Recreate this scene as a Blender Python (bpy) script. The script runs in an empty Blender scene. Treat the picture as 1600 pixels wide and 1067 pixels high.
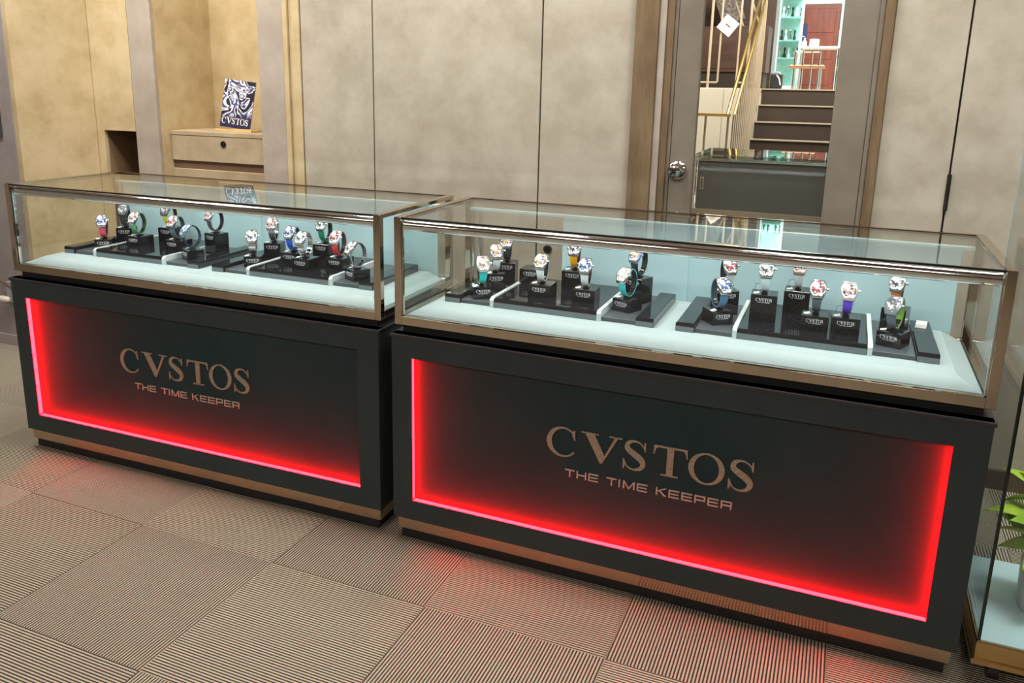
import bpy, bmesh, math, random
from mathutils import Vector, Matrix
from mathutils.geometry import tessellate_polygon
random.seed(4)
sc = bpy.context.scene
COL = sc.collection
R = math.radians

# ------------------------------------------------------------------ camera
yaw, pitch, roll = -0.402, -0.2338, 0.0171
c, s = math.cos(yaw), math.sin(yaw)
r0, f0, u0 = Vector((c, -s, 0)), Vector((s, c, 0)), Vector((0, 0, 1))
F = f0 * math.cos(pitch) + u0 * math.sin(pitch)
U = u0 * math.cos(pitch) - f0 * math.sin(pitch)
R3 = r0 * math.cos(roll) + U * math.sin(roll)
U3 = U * math.cos(roll) - r0 * math.sin(roll)
cd = bpy.data.cameras.new('camera')
cam = bpy.data.objects.new('camera', cd)
COL.objects.link(cam)
m = Matrix((R3, U3, -F)).transposed().to_4x4()
m.translation = Vector((1.1612, -1.9891, 1.3637))
cam.matrix_world = m
cd.sensor_width = 36
cd.lens = 1281.56 / 1600 * 36
cd.shift_x = (800 - 769.08) / 1600
cd.shift_y = (439.24 - 533.5) / 1600
cd.clip_start = 0.02
sc.camera = cam

# ------------------------------------------------------------------ light
w = bpy.data.worlds.new('world'); sc.world = w
w.use_nodes = True
w.node_tree.nodes['Background'].inputs[0].default_value = (1.0, 0.95, 0.88, 1)
w.node_tree.nodes['Background'].inputs[1].default_value = 0.25
sc.view_settings.view_transform = 'Standard'
sc.view_settings.look = 'None'
sc.view_settings.exposure = 0.13
sc.view_settings.gamma = 1.0
sc.view_settings.use_curve_mapping = False
sc.cycles.transparent_max_bounces = 40
sc.cycles.max_bounces = 10
sc.cycles.use_denoising = True
sc.cycles.sample_clamp_indirect = 6.0

def area(name, loc, size, power, col, rot=(0, 0, 0), sy=None):
    l = bpy.data.lights.new(name, 'AREA'); l.energy = power; l.color = col
    l.shape = 'RECTANGLE'; l.size = size; l.size_y = sy or size
    o = bpy.data.objects.new(name, l); COL.objects.link(o)
    o.location = loc; o.rotation_euler = rot
    return o
def spot(name, loc, target, power, col, ang=50, blend=.6, rad=.04):
    l = bpy.data.lights.new(name, 'SPOT'); l.energy = power; l.color = col
    l.spot_size = R(ang); l.spot_blend = blend; l.shadow_soft_size = rad
    o = bpy.data.objects.new(name, l); COL.objects.link(o); o.location = loc
    o.rotation_euler = (Vector(target) - Vector(loc)).to_track_quat('-Z', 'Y').to_euler()
    return o
WARM = (1.0, .90, .76)
NEUT = (1.0, .955, .88)
for i, (x, y) in enumerate([(-2.2, .1), (-.4, .1), (1.4, .1), (-2.2, -3.6), (-.4, -3.6), (1.4, -3.6)]):
    area('ceiling_panel_light', (x, y, 2.68), .9, 29 if y > 0 else 30, NEUT, sy=.35)
for x in (-2.3, -.9, .3, 1.7):
    spot('wall_washer', (x, .35, 2.68), (x, 1.18, 1.35), 4, WARM, 85, .8)
for x in (-2.1, -1.1, -.1, .9, 1.9):
    area('downlight', (x, .62, 2.68), .22, 5, NEUT)
spot('niche_downlight', (-1.7, .75, 2.66), (-1.75, 1.45, 1.2), 42, (1.0, .86, .64), 75, .7)
area('stair_hall_light', (.6, 6.2, 3.9), 1.6, 420, (1, .95, .85))
area('upper_hall_light', (.8, 12.0, 4.3), 2.2, 520, (.92, 1.0, 1.0))
area('plant_case_light', (1.84, .21, 1.6), .4, 5, (.9, 1, 1), sy=.3)

# ------------------------------------------------------------------ materials
MATS = {}
def mat(name, col, rough=.5, metal=0., spec=.5, var=0., vscale=8., bump=0., col2=None, stretch=(1, 1, 1), detail=4.):
    if name in MATS: return MATS[name]
    m = bpy.data.materials.new(name); m.use_nodes = True
    nt = m.node_tree; b = nt.nodes['Principled BSDF']
    b.inputs['Roughness'].default_value = rough; b.inputs['Metallic'].default_value = metal
    b.inputs['Specular IOR Level'].default_value = spec
    b.inputs['Base Color'].default_value = (*col, 1)
    if var or bump or col2:
        tc = nt.nodes.new('ShaderNodeTexCoord'); mp = nt.nodes.new('ShaderNodeMapping')
        mp.inputs['Scale'].default_value = stretch
        nt.links.new(tc.outputs['Object'], mp.inputs[0])
        n = nt.nodes.new('ShaderNodeTexNoise'); n.inputs['Scale'].default_value = vscale
        n.inputs['Detail'].default_value = detail; n.inputs['Roughness'].default_value = .62
        nt.links.new(mp.outputs[0], n.inputs[0])
        c2 = col2 or tuple(max(0, v * (1 - var)) for v in col)
        c1 = col if col2 else tuple(min(1, v * (1 + var)) for v in col)
        rp = nt.nodes.new('ShaderNodeValToRGB')
        rp.color_ramp.elements[0].position = .36; rp.color_ramp.elements[1].position = .64
        rp.color_ramp.elements[0].color = (*c2, 1); rp.color_ramp.elements[1].color = (*c1, 1)
        nt.links.new(n.outputs[0], rp.inputs[0]); nt.links.new(rp.outputs[0], b.inputs['Base Color'])
        if bump:
            bp = nt.nodes.new('ShaderNodeBump'); bp.inputs['Strength'].default_value = bump
            bp.inputs['Distance'].default_value = .004
            nt.links.new(n.outputs[0], bp.inputs['Height']); nt.links.new(bp.outputs[0], b.inputs['Normal'])
    MATS[name] = m
    return m
def emit(name, col, strength):
    if name in MATS: return MATS[name]
    m = bpy.data.materials.new(name); m.use_nodes = True; nt = m.node_tree
    nt.nodes.remove(nt.nodes['Principled BSDF'])
    e = nt.nodes.new('ShaderNodeEmission'); e.inputs[0].default_value = (*col, 1); e.inputs[1].default_value = strength
    nt.links.new(e.outputs[0], nt.nodes['Material Output'].inputs[0]); MATS[name] = m
    return m
def glass(name, tint=(.97, .985, .98), base=.03):
    if name in MATS: return MATS[name]
    m = bpy.data.materials.new(name); m.use_nodes = True; nt = m.node_tree
    nt.nodes.remove(nt.nodes['Principled BSDF'])
    lw = nt.nodes.new('ShaderNodeLayerWeight'); lw.inputs['Blend'].default_value = .5
    pw = nt.nodes.new('ShaderNodeMath'); pw.operation = 'POWER'; pw.inputs[1].default_value = 4.5
    nt.links.new(lw.outputs['Facing'], pw.inputs[0])
    ma = nt.nodes.new('ShaderNodeMath'); ma.operation = 'MULTIPLY_ADD'
    ma.inputs[1].default_value = .8; ma.inputs[2].default_value = base
    nt.links.new(pw.outputs[0], ma.inputs[0])
    t = nt.nodes.new('ShaderNodeBsdfTransparent'); t.inputs[0].default_value = (*tint, 1)
    g = nt.nodes.new('ShaderNodeBsdfGlossy'); g.inputs['Roughness'].default_value = 0.0
    mx = nt.nodes.new('ShaderNodeMixShader')
    nt.links.new(ma.outputs[0], mx.inputs[0]); nt.links.new(t.outputs[0], mx.inputs[1]); nt.links.new(g.outputs[0], mx.inputs[2])
    nt.links.new(mx.outputs[0], nt.nodes['Material Output'].inputs[0]); MATS[name] = m
    return m
def carpet():
    m = bpy.data.materials.new('ribbed_carpet'); m.use_nodes = True; nt = m.node_tree
    b = nt.nodes['Principled BSDF']; b.inputs['Roughness'].default_value = .95
    b.inputs['Specular IOR Level'].default_value = .1
    tc = nt.nodes.new('ShaderNodeTexCoord')
    wv = nt.nodes.new('ShaderNodeTexWave'); wv.wave_type = 'BANDS'; wv.bands_direction = 'X'
    wv.inputs['Scale'].default_value = 37.0; wv.inputs['Distortion'].default_value = .35
    wv.inputs['Detail'].default_value = 1.0; wv.inputs['Detail Scale'].default_value = 6
    nt.links.new(tc.outputs['Object'], wv.inputs[0])
    n = nt.nodes.new('ShaderNodeTexNoise'); n.inputs['Scale'].default_value = 160; n.inputs['Detail'].default_value = 3
    nt.links.new(tc.outputs['Object'], n.inputs[0])
    oi = nt.nodes.new('ShaderNodeObjectInfo')
    rp = nt.nodes.new('ShaderNodeValToRGB')
    rp.color_ramp.elements[0].position = .25; rp.color_ramp.elements[0].color = (.062, .050, .036, 1)
    rp.color_ramp.elements[1].position = .62; rp.color_ramp.elements[1].color = (.60, .535, .425, 1)
    nt.links.new(wv.outputs[0], rp.inputs[0])
    mx = nt.nodes.new('ShaderNodeMix'); mx.data_type = 'RGBA'; mx.blend_type = 'MULTIPLY'
    mx.inputs[0].default_value = .5
    nt.links.new(rp.outputs[0], mx.inputs[6]); nt.links.new(n.outputs[1], mx.inputs[7])
    nv = nt.nodes.new('ShaderNodeMath'); nv.operation = 'MULTIPLY_ADD'; nv.inputs[1].default_value = .22; nv.inputs[2].default_value = .95
    nt.links.new(oi.outputs['Random'], nv.inputs[0])
    hs = nt.nodes.new('ShaderNodeHueSaturation'); nt.links.new(nv.outputs[0], hs.inputs['Value'])
    nt.links.new(mx.outputs[2], hs.inputs['Color'])
    nt.links.new(hs.outputs[0], b.inputs['Base Color'])
    bp = nt.nodes.new('ShaderNodeBump'); bp.inputs['Strength'].default_value = .7; bp.inputs['Distance'].default_value = .003
    nt.links.new(wv.outputs[0], bp.inputs['Height']); nt.links.new(bp.outputs[0], b.inputs['Normal'])
    MATS['carpet'] = m
    return m
def dialmat(name, a, b_, c_):
    if name in MATS: return MATS[name]
    m = bpy.data.materials.new(name); m.use_nodes = True; nt = m.node_tree
    b = nt.nodes['Principled BSDF']; b.inputs['Roughness'].default_value = .3
    tc = nt.nodes.new('ShaderNodeTexCoord')
    v = nt.nodes.new('ShaderNodeTexVoronoi'); v.inputs['Scale'].default_value = 170
    nt.links.new(tc.outputs['Object'], v.inputs[0])
    sp = nt.nodes.new('ShaderNodeSeparateColor'); nt.links.new(v.outputs['Color'], sp.inputs[0])
    rp = nt.nodes.new('ShaderNodeValToRGB'); rp.color_ramp.interpolation = 'CONSTANT'
    e = rp.color_ramp.elements
    e[0].position = 0; e[0].color = (*a, 1); e[1].position = .55; e[1].color = (*b_, 1)
    x = e.new(.8); x.color = (*c_, 1)
    nt.links.new(sp.outputs[0], rp.inputs[0]); nt.links.new(rp.outputs[0], b.inputs['Base Color'])
    MATS[name] = m
    return m
def covermat():
    m = bpy.data.materials.new('book_cover_print'); m.use_nodes = True; nt = m.node_tree
    b = nt.nodes['Principled BSDF']; b.inputs['Roughness'].default_value = .35
    tc = nt.nodes.new('ShaderNodeTexCoord')
    n = nt.nodes.new('ShaderNodeTexNoise'); n.inputs['Scale'].default_value = 11; n.inputs['Detail'].default_value = 1.5
    n.inputs['Distortion'].default_value = 2.2
    nt.links.new(tc.outputs['Object'], n.inputs[0])
    rp = nt.nodes.new('ShaderNodeValToRGB'); e = rp.color_ramp.elements
    cs = [(0, (.02, .018, .04)), (.40, (.02, .018, .04)), (.42, (.75, .70, .80)), (.47, (.85, .82, .88)), (.485, (.03, .03, .06)), (.53, (.05, .09, .28)),
          (.56, (.16, .28, .5)), (.575, (.82, .78, .86)), (.64, (.80, .70, .80)), (.655, (.03, .02, .05))]
    e[0].position = 0; e[0].color = (*cs[0][1], 1); e[1].position = 1; e[1].color = (.2, .15, .4, 1)
    for p, cc in cs[1:]:
        x = e.new(p); x.color = (*cc, 1)
    nt.links.new(n.outputs[0], rp.inputs[0])
    sx = nt.nodes.new('ShaderNodeSeparateXYZ'); nt.links.new(tc.outputs['Object'], sx.inputs[0])
    mr = nt.nodes.new('ShaderNodeMapRange'); mr.inputs[1].default_value = .055; mr.inputs[2].default_value = .085
    nt.links.new(sx.outputs['Z'], mr.inputs[0])
    mx = nt.nodes.new('ShaderNodeMix'); mx.data_type = 'RGBA'; mx.inputs[6].default_value = (.03, .025, .07, 1)
    nt.links.new(mr.outputs[0], mx.inputs[0]); nt.links.new(rp.outputs[0], mx.inputs[7]); nt.links.new(mx.outputs[2], b.inputs['Base Color'])
    return m

SUEDE = mat('suede_beige', (.465, .425, .355), .9, spec=.1, vscale=7, bump=.18, col2=(.37, .33, .265), detail=7)
GOLD = mat('suede_gold', (.57, .465, .295), .9, spec=.1, vscale=7, bump=.15, col2=(.455, .355, .20), detail=7)
GREY = mat('suede_grey', (.42, .37, .32), .9, spec=.1, vscale=6, bump=.12, col2=(.35, .30, .26), detail=7)
BROWN = mat('casing_brown', (.205, .145, .085), .75, spec=.2, vscale=6, col2=(.135, .09, .05), stretch=(3, 3, .6))
DOORM = mat('door_grey_brown', (.21, .18, .145), .7, spec=.25, vscale=4, col2=(.165, .138, .108))
DARKB = mat('dark_seam', (.03, .022, .015), .9)
BLACK = mat('counter_black', (.0440, .0570, .0610), .5, spec=.15, var=.08, vscale=3)
PANELBLK = mat('panel_black', (.0270, .0500, .0550), .55, spec=.1, var=.08, vscale=3)
CHROME = mat('chrome', (.82, .82, .83), .07, 1., var=.03, vscale=4)
BRONZE = mat('bronze_mirror', (.56, .47, .38), .05, 1., var=.04, vscale=4)
STEEL = mat('watch_steel', (.72, .72, .73), .22, 1., var=.05, vscale=90)
WHITE = mat('vitrine_white', (.54, .76, .80), .55, spec=.3, var=.015, vscale=10)
DECK = mat('deck_white', (.40, .48, .495), .5, spec=.3, var=.015, vscale=10)
GLOSSBLK = mat('gloss_black', (.010, .011, .015), .06, spec=.5, var=.1, vscale=10)
TRAYGREY = mat('tray_edge_grey', (.17, .20, .22), .3, spec=.5, var=.05, vscale=12)
PLATEGREY = mat('tray_plate_grey', (.075, .085, .10), .3, spec=.5, var=.05, vscale=12)
ACRYL = mat('clear_acrylic', (.68, .74, .75), .15, spec=.6, var=.02, vscale=20)
LETTER = mat('letter_champagne', (.46, .43, .34), .45, .35, vscale=140, col2=(.25, .225, .165), stretch=(1, 1, 5))
PRINT = mat('white_print', (.88, .89, .89), .5, var=.02, vscale=30)
TAG = mat('paper_tag', (.85, .85, .82), .7, var=.03, vscale=60)
GLASS = glass('clear_glass')
DOORGLASS = glass('door_glass', (.96, .97, .95), .015)
LEDW = emit('led_white', (.82, 1.0, 1.02), 22)
LEDR = emit('led_red', (1.0, .0014, .0024), 160)
CARPET = carpet()

# ------------------------------------------------------------------ helpers
def link(o, parent=None):
    COL.objects.link(o)
    if parent: o.parent = parent
    return o
def tag(o, label=None, cat=None, group=None, kind=None):
    if label: o['label'] = label
    if cat: o['category'] = cat
    if group: o['group'] = group
    if kind: o['kind'] = kind
    return o
def thing(name, label, cat, loc=(0, 0, 0), rz=0, group=None):
    o = bpy.data.objects.new(name, None); link(o); o.location = loc; o.rotation_euler = (0, 0, rz)
    o.empty_display_size = .05
    return tag(o, label, cat, group)
class MB:
    def __init__(s): s.v = []; s.f = []; s.sm = False
    def box(s, a, b, M=None):
        i = len(s.v)
        for z in (a[2], b[2]):
            for (x, y) in ((a[0], a[1]), (b[0], a[1]), (b[0], b[1]), (a[0], b[1])):
                p = Vector((x, y, z)); s.v.append(M @ p if M else p)
        s.f += [[i+3, i+2, i+1, i], [i+4, i+5, i+6, i+7], [i, i+1, i+5, i+4], [i+1, i+2, i+6, i+5], [i+2, i+3, i+7, i+6], [i+3, i, i+4, i+7]]
        return s
    def cbox(s, a, b, ch):                                        # box with chamfered edges all round the top
        x0, y0, z0 = a; x1, y1, z1 = b
        rings = [(0, z0), (0, z1 - ch), (ch, z1)]
        return s.rings([[(x0+d, y0+d, z), (x1-d, y0+d, z), (x1-d, y1-d, z), (x0+d, y1-d, z)] for d, z in rings])
    def rings(s, rs, cap=True, close=True):
        i = len(s.v); n = len(rs[0])
        for r in rs: s.v += [Vector(p) for p in r]
        for k in range(len(rs) - 1):
            for j in range(n if close else n - 1):
                a = i + k*n + j; b = i + k*n + (j+1) % n
                s.f.append([a, b, b+n, a+n])
        if cap:
            s.f.append([i + j for j in range(n)][::-1]); s.f.append([i + (len(rs)-1)*n + j for j in range(n)])
        return s
    def tube(s, pts, r, n=10, cap=True):
        rs = []
        pts = [Vector(p) for p in pts]
        for k, p in enumerate(pts):
            t = (pts[min(k+1, len(pts)-1)] - pts[max(k-1, 0)]).normalized()
            a = t.orthogonal().normalized() if k == 0 else (pa - t * pa.dot(t)).normalized()
            pa = a; b = t.cross(a)
            rr = r[k] if isinstance(r, (list, tuple)) else r
            rs.append([p + (a*math.cos(2*math.pi*j/n) + b*math.sin(2*math.pi*j/n))*rr for j in range(n)])
        return s.rings(rs, cap)
    def lathe(s, prof, n=20, center=(0, 0, 0), axis='Z'):
        cx, cy, cz = center; rs = []
        for r, h in prof:
            ring = []
            for j in range(n):
                a = 2*math.pi*j/n; x, y = r*math.cos(a), r*math.sin(a)
                ring.append((cx+x, cy+y, cz+h) if axis == 'Z' else (cx+x, cy-h, cz+y) if axis == 'Y' else (cx+h, cy+x, cz+y))
            rs.append(ring)
        return s.rings(rs)
    def mesh(s, name):
        me = bpy.data.meshes.new(name); me.from_pydata([tuple(p) for p in s.v], [], s.f)
        bm = bmesh.new(); bm.from_mesh(me); bmesh.ops.recalc_face_normals(bm, faces=bm.faces); bm.to_mesh(me); bm.free()
        return me
    def build(s, name, m, parent=None, smooth=False, bevel=0):
        me = s.mesh(name); me.materials.append(m)
        if smooth:
            for p in me.polygons: p.use_smooth = True
            me.set_sharp_from_angle(angle=R(40))
        o = bpy.data.objects.new(name, me); link(o, parent)
        if bevel:
            bv = o.modifiers.new('bevel', 'BEVEL'); bv.width = bevel; bv.segments = 2; bv.limit_method = 'ANGLE'
        return o
def box(name, a, b, m, parent=None, bevel=0): return MB().box(a, b).build(name, m, parent, bevel=bevel)
def obj(name, me, parent=None):
    o = bpy.data.objects.new(name, me); return link(o, parent)
def struct(o): o['kind'] = 'structure'; return o

# ------------------------------------------------------------------ letters (flat polygons in x,z extruded in y)
def ell(cx, cy, rx, ry, a0, a1, n=28):
    return [(cx + rx*math.cos(R(a0+(a1-a0)*k/n)), cy + ry*math.sin(R(a0+(a1-a0)*k/n))) for k in range(n+1)]
def catmull(P, n=8):
    out = []; Q = [P[0]] + P + [P[-1]]
    for i in range(1, len(Q)-2):
        for k in range(n):
            t = k/n; p0, p1, p2, p3 = Q[i-1:i+3]
            out.append(tuple(.5*((2*p1[d]) + (-p0[d]+p2[d])*t + (2*p0[d]-5*p1[d]+4*p2[d]-p3[d])*t*t + (-p0[d]+3*p1[d]-3*p2[d]+p3[d])*t**3) for d in range(len(P[0]))))
    return out + [P[-1]]
def stroke(P):                                                     # (x, z, width) spine -> quads
    out = []
    for k, (x, y, t) in enumerate(P):
        a = P[max(k-1, 0)]; b = P[min(k+1, len(P)-1)]
        dx, dy = b[0]-a[0], b[1]-a[1]; L = math.hypot(dx, dy) or 1
        out.append(((x - dy/L*t/2, y + dx/L*t/2), (x + dy/L*t/2, y - dx/L*t/2)))
    return [[out[k][0], out[k+1][0], out[k+1][1], out[k][1]] for k in range(len(out)-1)]
def gC():
    o = ell(.5, .5, .5, .53, 42, 322); i = ell(.54, .5, .38, .475, 322, 42)
    return [o + i, [(.83, .96), (.88, .96), (.90, .62), (.87, .62), (.80, .80)]]
def gO(): return ('ring', ell(.5, .5, .5, .53, 0, 360, 40)[:-1], ell(.5, .5, .345, .475, 0, 360, 40)[:-1])
def gV(): return [[(.10, .97), (.33, .97), (.60, .28), (.55, 0), (.49, 0)], [(.55, 0), (.60, .28), (.84, .97), (.92, .97)], [(0, 1), (.44, 1), (.44, .955), (0, .955)], [(.70, 1), (1.02, 1), (1.02, .955), (.70, .955)]]
def gS():
    P = catmull([(.80, .80, .04), (.66, .94, .05), (.46, .985, .06), (.24, .91, .13), (.20, .72, .19), (.42, .56, .21), (.66, .42, .22), (.78, .25, .19), (.68, .07, .12), (.44, .01, .06), (.24, .07, .05), (.12, .24, .04)], 4)
    return stroke(P) + [[(.80, 1.0), (.85, 1.0), (.86, .68), (.82, .68), (.77, .82)], [(.06, .34), (.10, .34), (.17, .18), (.10, 0), (.06, 0)]]
def gT(): return [[(.40, .02), (.60, .02), (.60, .95), (.40, .95)], [(0, .94), (1, .94), (1, 1), (0, 1)], [(0, .94), (.12, .94), (.05, .86), (.02, .70), (-.02, .70)], [(1, .94), (.88, .94), (.95, .86), (.98, .70), (1.02, .70)], [(.24, 0), (.76, 0), (.76, .05), (.24, .05)]]
def add_poly(mb, loops, d, sx, sz, ox, oz):
    loops = [[(ox + x*sx, oz + z*sz) for x, z in l] for l in loops]
    flat = [p for l in loops for p in l]; i = len(mb.v); n = len(flat)
    mb.v += [Vector((x, -d, z)) for x, z in flat] + [Vector((x, 0, z)) for x, z in flat]
    for t in tessellate_polygon([[Vector((x, z, 0)) for x, z in l] for l in loops]):
        mb.f.append([i+k for k in t])
    k0 = i
    for l in loops:
        for j in range(len(l)):
            a = k0+j; b = k0+(j+1) % len(l); mb.f.append([a, b, b+n, a+n])
        k0 += len(l)
def glyph(mb, g, d, sx, sz, ox, oz):
    if isinstance(g, tuple): add_poly(mb, [g[1], g[2]], d, sx, sz, ox, oz)
    else:
        for p in g: add_poly(mb, [p], d, sx, sz, ox, oz)
CV = [(gC(), .0, .163), (gV(), .176, .374), (gS(), .378, .512), (gT(), .531, .686), (gO(), .693, .857), (gS(), .866, 1.0)]
tk = .17
def bar(x0, z0, x1, z1): return [(x0, z0), (x1, z0), (x1, z1), (x0, z1)]
SANS = {'T': [bar(0, 1-tk, 1, 1), bar(.43, 0, .57, 1-tk)], 'H': [bar(0, 0, .14, 1), bar(.86, 0, 1, 1), bar(.14, .42, .86, .58)],
        'E': [bar(0, 0, .14, 1), bar(.14, 0, 1, tk), bar(.14, .42, .95, .58), bar(.14, 1-tk, 1, 1)], 'I': [bar(.0, 0, 1, 1)],
        'M': [bar(0, 0, .13, 1), bar(.87, 0, 1, 1), [(.13, 1), (.13, .75), (.45, 0), (.55, 0), (.5, .2)], [(.87, 1), (.87, .75), (.55, 0), (.5, .2)]],
        'K': [bar(0, 0, .14, 1), [(.14, .42), (.14, .6), (.78, 1), (1, 1)], [(.30, .55), (.45, .64), (1, 0), (.78, 0)]],
        'P': [bar(0, 0, .14, 1), bar(.14, 1-tk, 1, 1), bar(.86, .35, 1, 1-tk), bar(.14, .35, .86, .35+tk)],
        'R': [bar(0, 0, .14, 1), bar(.14, 1-tk, 1, 1), bar(.86, .40, 1, 1-tk), bar(.14, .38, .86, .38+tk), bar(.84, 0, .98, .36)]}
def tagline(mb, d, x0, w, h, z0):
    txt = 'THE TIME KEEPER'; adv = {' ': .62, 'I': .42, 'M': 1.35}
    tot = sum(adv.get(ch, 1.18) for ch in txt); k = w/tot; x = x0
    for ch in txt:
        a = adv.get(ch, 1.18)
        if ch != ' ':
            for p in SANS[ch]: add_poly(mb, [p], d, (a-.2)*k if ch != 'I' else .14*k, h, x, z0)
        x += a*k
def tagwords(name, d, x0, w, h, z0):
    txt = 'THE TIME KEEPER'; adv = {' ': .62, 'I': .42, 'M': 1.35}
    k = w/sum(adv.get(ch, 1.18) for ch in txt); out = []; x = x0; mb = MB()
    for ch in txt + ' ':
        a = adv.get(ch, 1.18)
        if ch == ' ': out.append(mb.mesh(name)); mb = MB()
        else:
            for p in SANS[ch]: add_poly(mb, [p], d, (a-.2)*k if ch != 'I' else .14*k, h, x, z0)
        x += a*k
    return out

# ------------------------------------------------------------------ room: floor
fl = struct(box('floor', (-5, -6.5, -.03), (4.2, 1.2, -.008), CARPET))
tm = MB().cbox((-.2496, -.2496, -.008), (.2496, .2496, 0), .0008).mesh('carpet_tile'); tm.materials.append(CARPET)
for i in range(-7, 5):
    for j in range(-4, 3):
        o = obj('carpet_tile', tm, fl)
        o.location = (.2478 + .5*i + .25, -.267 + .5*j + .25, 0)
        if (i + j) % 2 == 0: o.rotation_euler = (0, 0, math.pi/2)
struct(box('ceiling', (-5, -6.5, 2.72), (4.2, 1.2, 2.8), mat('ceiling_paint', (.55, .53, .50), .9, var=.02, vscale=2)))
struct(box('wall_front', (-5, -6.6, 0), (4.2, -6.5, 2.8), mat('front_wall_wood', (.22, .16, .11), .6, var=.5, vscale=3, stretch=(4, 1, .4))))
struct(box('wall_left', (-5.1, -6.5, 0), (-5, 1.2, 2.8), mat('left_wall_paint', (.50, .46, .42), .9, var=.03, vscale=2)))
struct(box('wall_right', (4.2, -6.5, 0), (4.3, 1.2, 2.8), mat('right_wall_paint', (.45, .40, .33), .9, var=.03, vscale=2)))

# ------------------------------------------------------------------ room: back wall
Y = 1.18; H = 2.72
wb = struct(MB().box((-5, 1.2, 0), (-2.39, 1.24, H)).box((-2.39, 1.2, 0), (-2.155, 1.24, .80)).box((-2.39, 1.2, 1.108), (-2.155, 1.24, H))
            .box((-2.155, 1.2, 0), (-2.02, 1.24, H)).box((-1.37, 1.2, 0), (.40, 1.24, H)).box((1.25, 1.2, 0), (4.2, 1.24, H)).box((.40, 1.2, 2.25), (1.25, 1.24, H)).build('wall_back', DARKB))
def panel(x0, x1, m, z0=0., z1=H, y=Y, name='wall_panel', th=.02):
    return box(name, (x0+.0012, y, z0), (x1-.0012, y+th, z1), m, wb, bevel=.0015)
panel(-5, -2.434, GOLD)
MB().rings([[(-2.530, .810, z), (-2.436, 1.179, z), (-2.47, 1.19, z), (-2.5605, .812, z)] for z in (0, H)]).build('wall_panel', GOLD, wb)
MB().box((-2.431, Y, 0), (-2.382, Y+.02, H)).box((-2.382, Y, 1.108), (-2.166, Y+.02, H)).box((-2.382, Y, 0), (-2.166, Y+.02, .80)).build('wall_panel', GOLD, wb)
HOLE = mat('hole_brown', (.16, .09, .055), .8, var=.1, vscale=5)
MB().box((-2.382, 1.5, .79), (-2.16, 1.52, 1.12)).box((-2.165, Y+.02, .79), (-2.155, 1.5, 1.12)).box((-2.39, Y+.02, 1.108), (-2.155, 1.5, 1.118)).box((-2.39, Y+.02, .79), (-2.155, 1.5, .80)).build('opening_lining', HOLE, wb)
MB().box((-2.392, Y+.02, .80), (-2.382, 1.5, 1.108)).build('opening_lining', mat('lining_lit_tan', (.24, .15, .08), .8, var=.1, vscale=5), wb)  # left lining lighter than the rest: its lit look is put into the colour
panel(-2.165, -2.013, GREY, name='pilaster')
panel(-1.376, -1.233, GREY, name='pilaster')
# niche with drawer
NB = 1.59
MB().box((-2.03, Y+.02, 0), (-2.013, NB, H)).build('niche_side', GOLD, wb)
MB().box((-1.376, Y+.02, 0), (-1.36, NB, H)).build('niche_side', GOLD, wb)
MB().box((-2.03, NB, 0), (-1.36, NB+.02, H)).build('niche_back', GOLD, wb)
nc = thing('drawer_cabinet', 'beige suede drawer cabinet built into the wall niche', 'cabinet', (-1.6945, 1.257, 0))
hw = .3175
TAN = mat('drawer_tan', (.46, .375, .26), .9, spec=.1, vscale=8, bump=.1, col2=(.37, .29, .19), detail=7)
MB().cbox((-hw, -.002, 1.097), (hw, .33, 1.117), .002).build('cabinet_top', TAN, nc)
dr = MB().cbox((-hw+.004, 0, 0), (hw-.004, .02, .124), .001).build('drawer_front', TAN, nc); dr.location = (0, 0, .970)
MB().lathe([(.016, 0), (.016, .005), (.011, .007), (.010, .004), (.001, .004)], 18, (0.02, 0, .09), 'Y').build('lock', mat('lock_dark', (.05, .045, .04), .3, .8, var=.1), dr, True)
MB().box((-hw, .012, .93), (hw, .30, .972)).build('slot', HOLE, nc)
MB().cbox((-hw, -.002, .0), (hw, .30, .928), .002).build('lower_front', TAN, nc)
# trims
for a, b, y in [(-1.233, -1.206, Y-.004), (-1.206, -1.186, Y+.006), (-1.186, -1.141, Y-.002)]:
    panel(a, b, GOLD, y=y, name='trim_strip')
for a, b in [(-1.136, -.767), (-.763, .008), (.012, .386), (1.262, 1.4865), (1.4905, 4.2)]:
    panel(a, b, SUEDE)
MB().lathe([(.018, 0), (.018, .006), (.012, .008), (.011, .003), (.001, .003)], 20, (.062, Y, .708), 'Y').build('panel_lock', MATS['lock_dark'], wb, True)
MB().tube([(1.4885, Y-.006, .975), (1.4885, Y-.006, 1.098)], .007, 10).build('hinge', MATS['lock_dark'], wb, True)
bb = box('baseboard_back', (1.262, Y-.012, 0), (4.2, Y, .072), mat('baseboard_brown', (.07, .045, .03), .6, var=.1), None, .002); struct(bb)
# casing
tr = struct(box('trim_1', (.386, Y-.028, 0), (.474, Y+.06, H), BROWN, None, .004))
box('casing_step', (.474, Y-.018, 0), (.500, Y+.06, 2.25), GREY, tr, .003)
box('casing_step', (.500, Y-.010, 0), (.528, Y+.06, 2.25), BROWN, tr, .003)
box('casing_step', (.528, Y-.002, 0), (.541, Y+.06, 2.25), DOORM, tr, .002)
tr2 = struct(box('trim_2', (1.230, Y-.022, 0), (1.262, Y+.06, H), BROWN, None, .004))
box('casing_step', (1.214, Y-.008, 0), (1.230, Y+.06, 2.25), DOORM, tr2, .003)
struct(box('trim_3', (.474, Y-.02, 2.25), (1.23, Y+.06, H), BROWN, None, .003))
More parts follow.
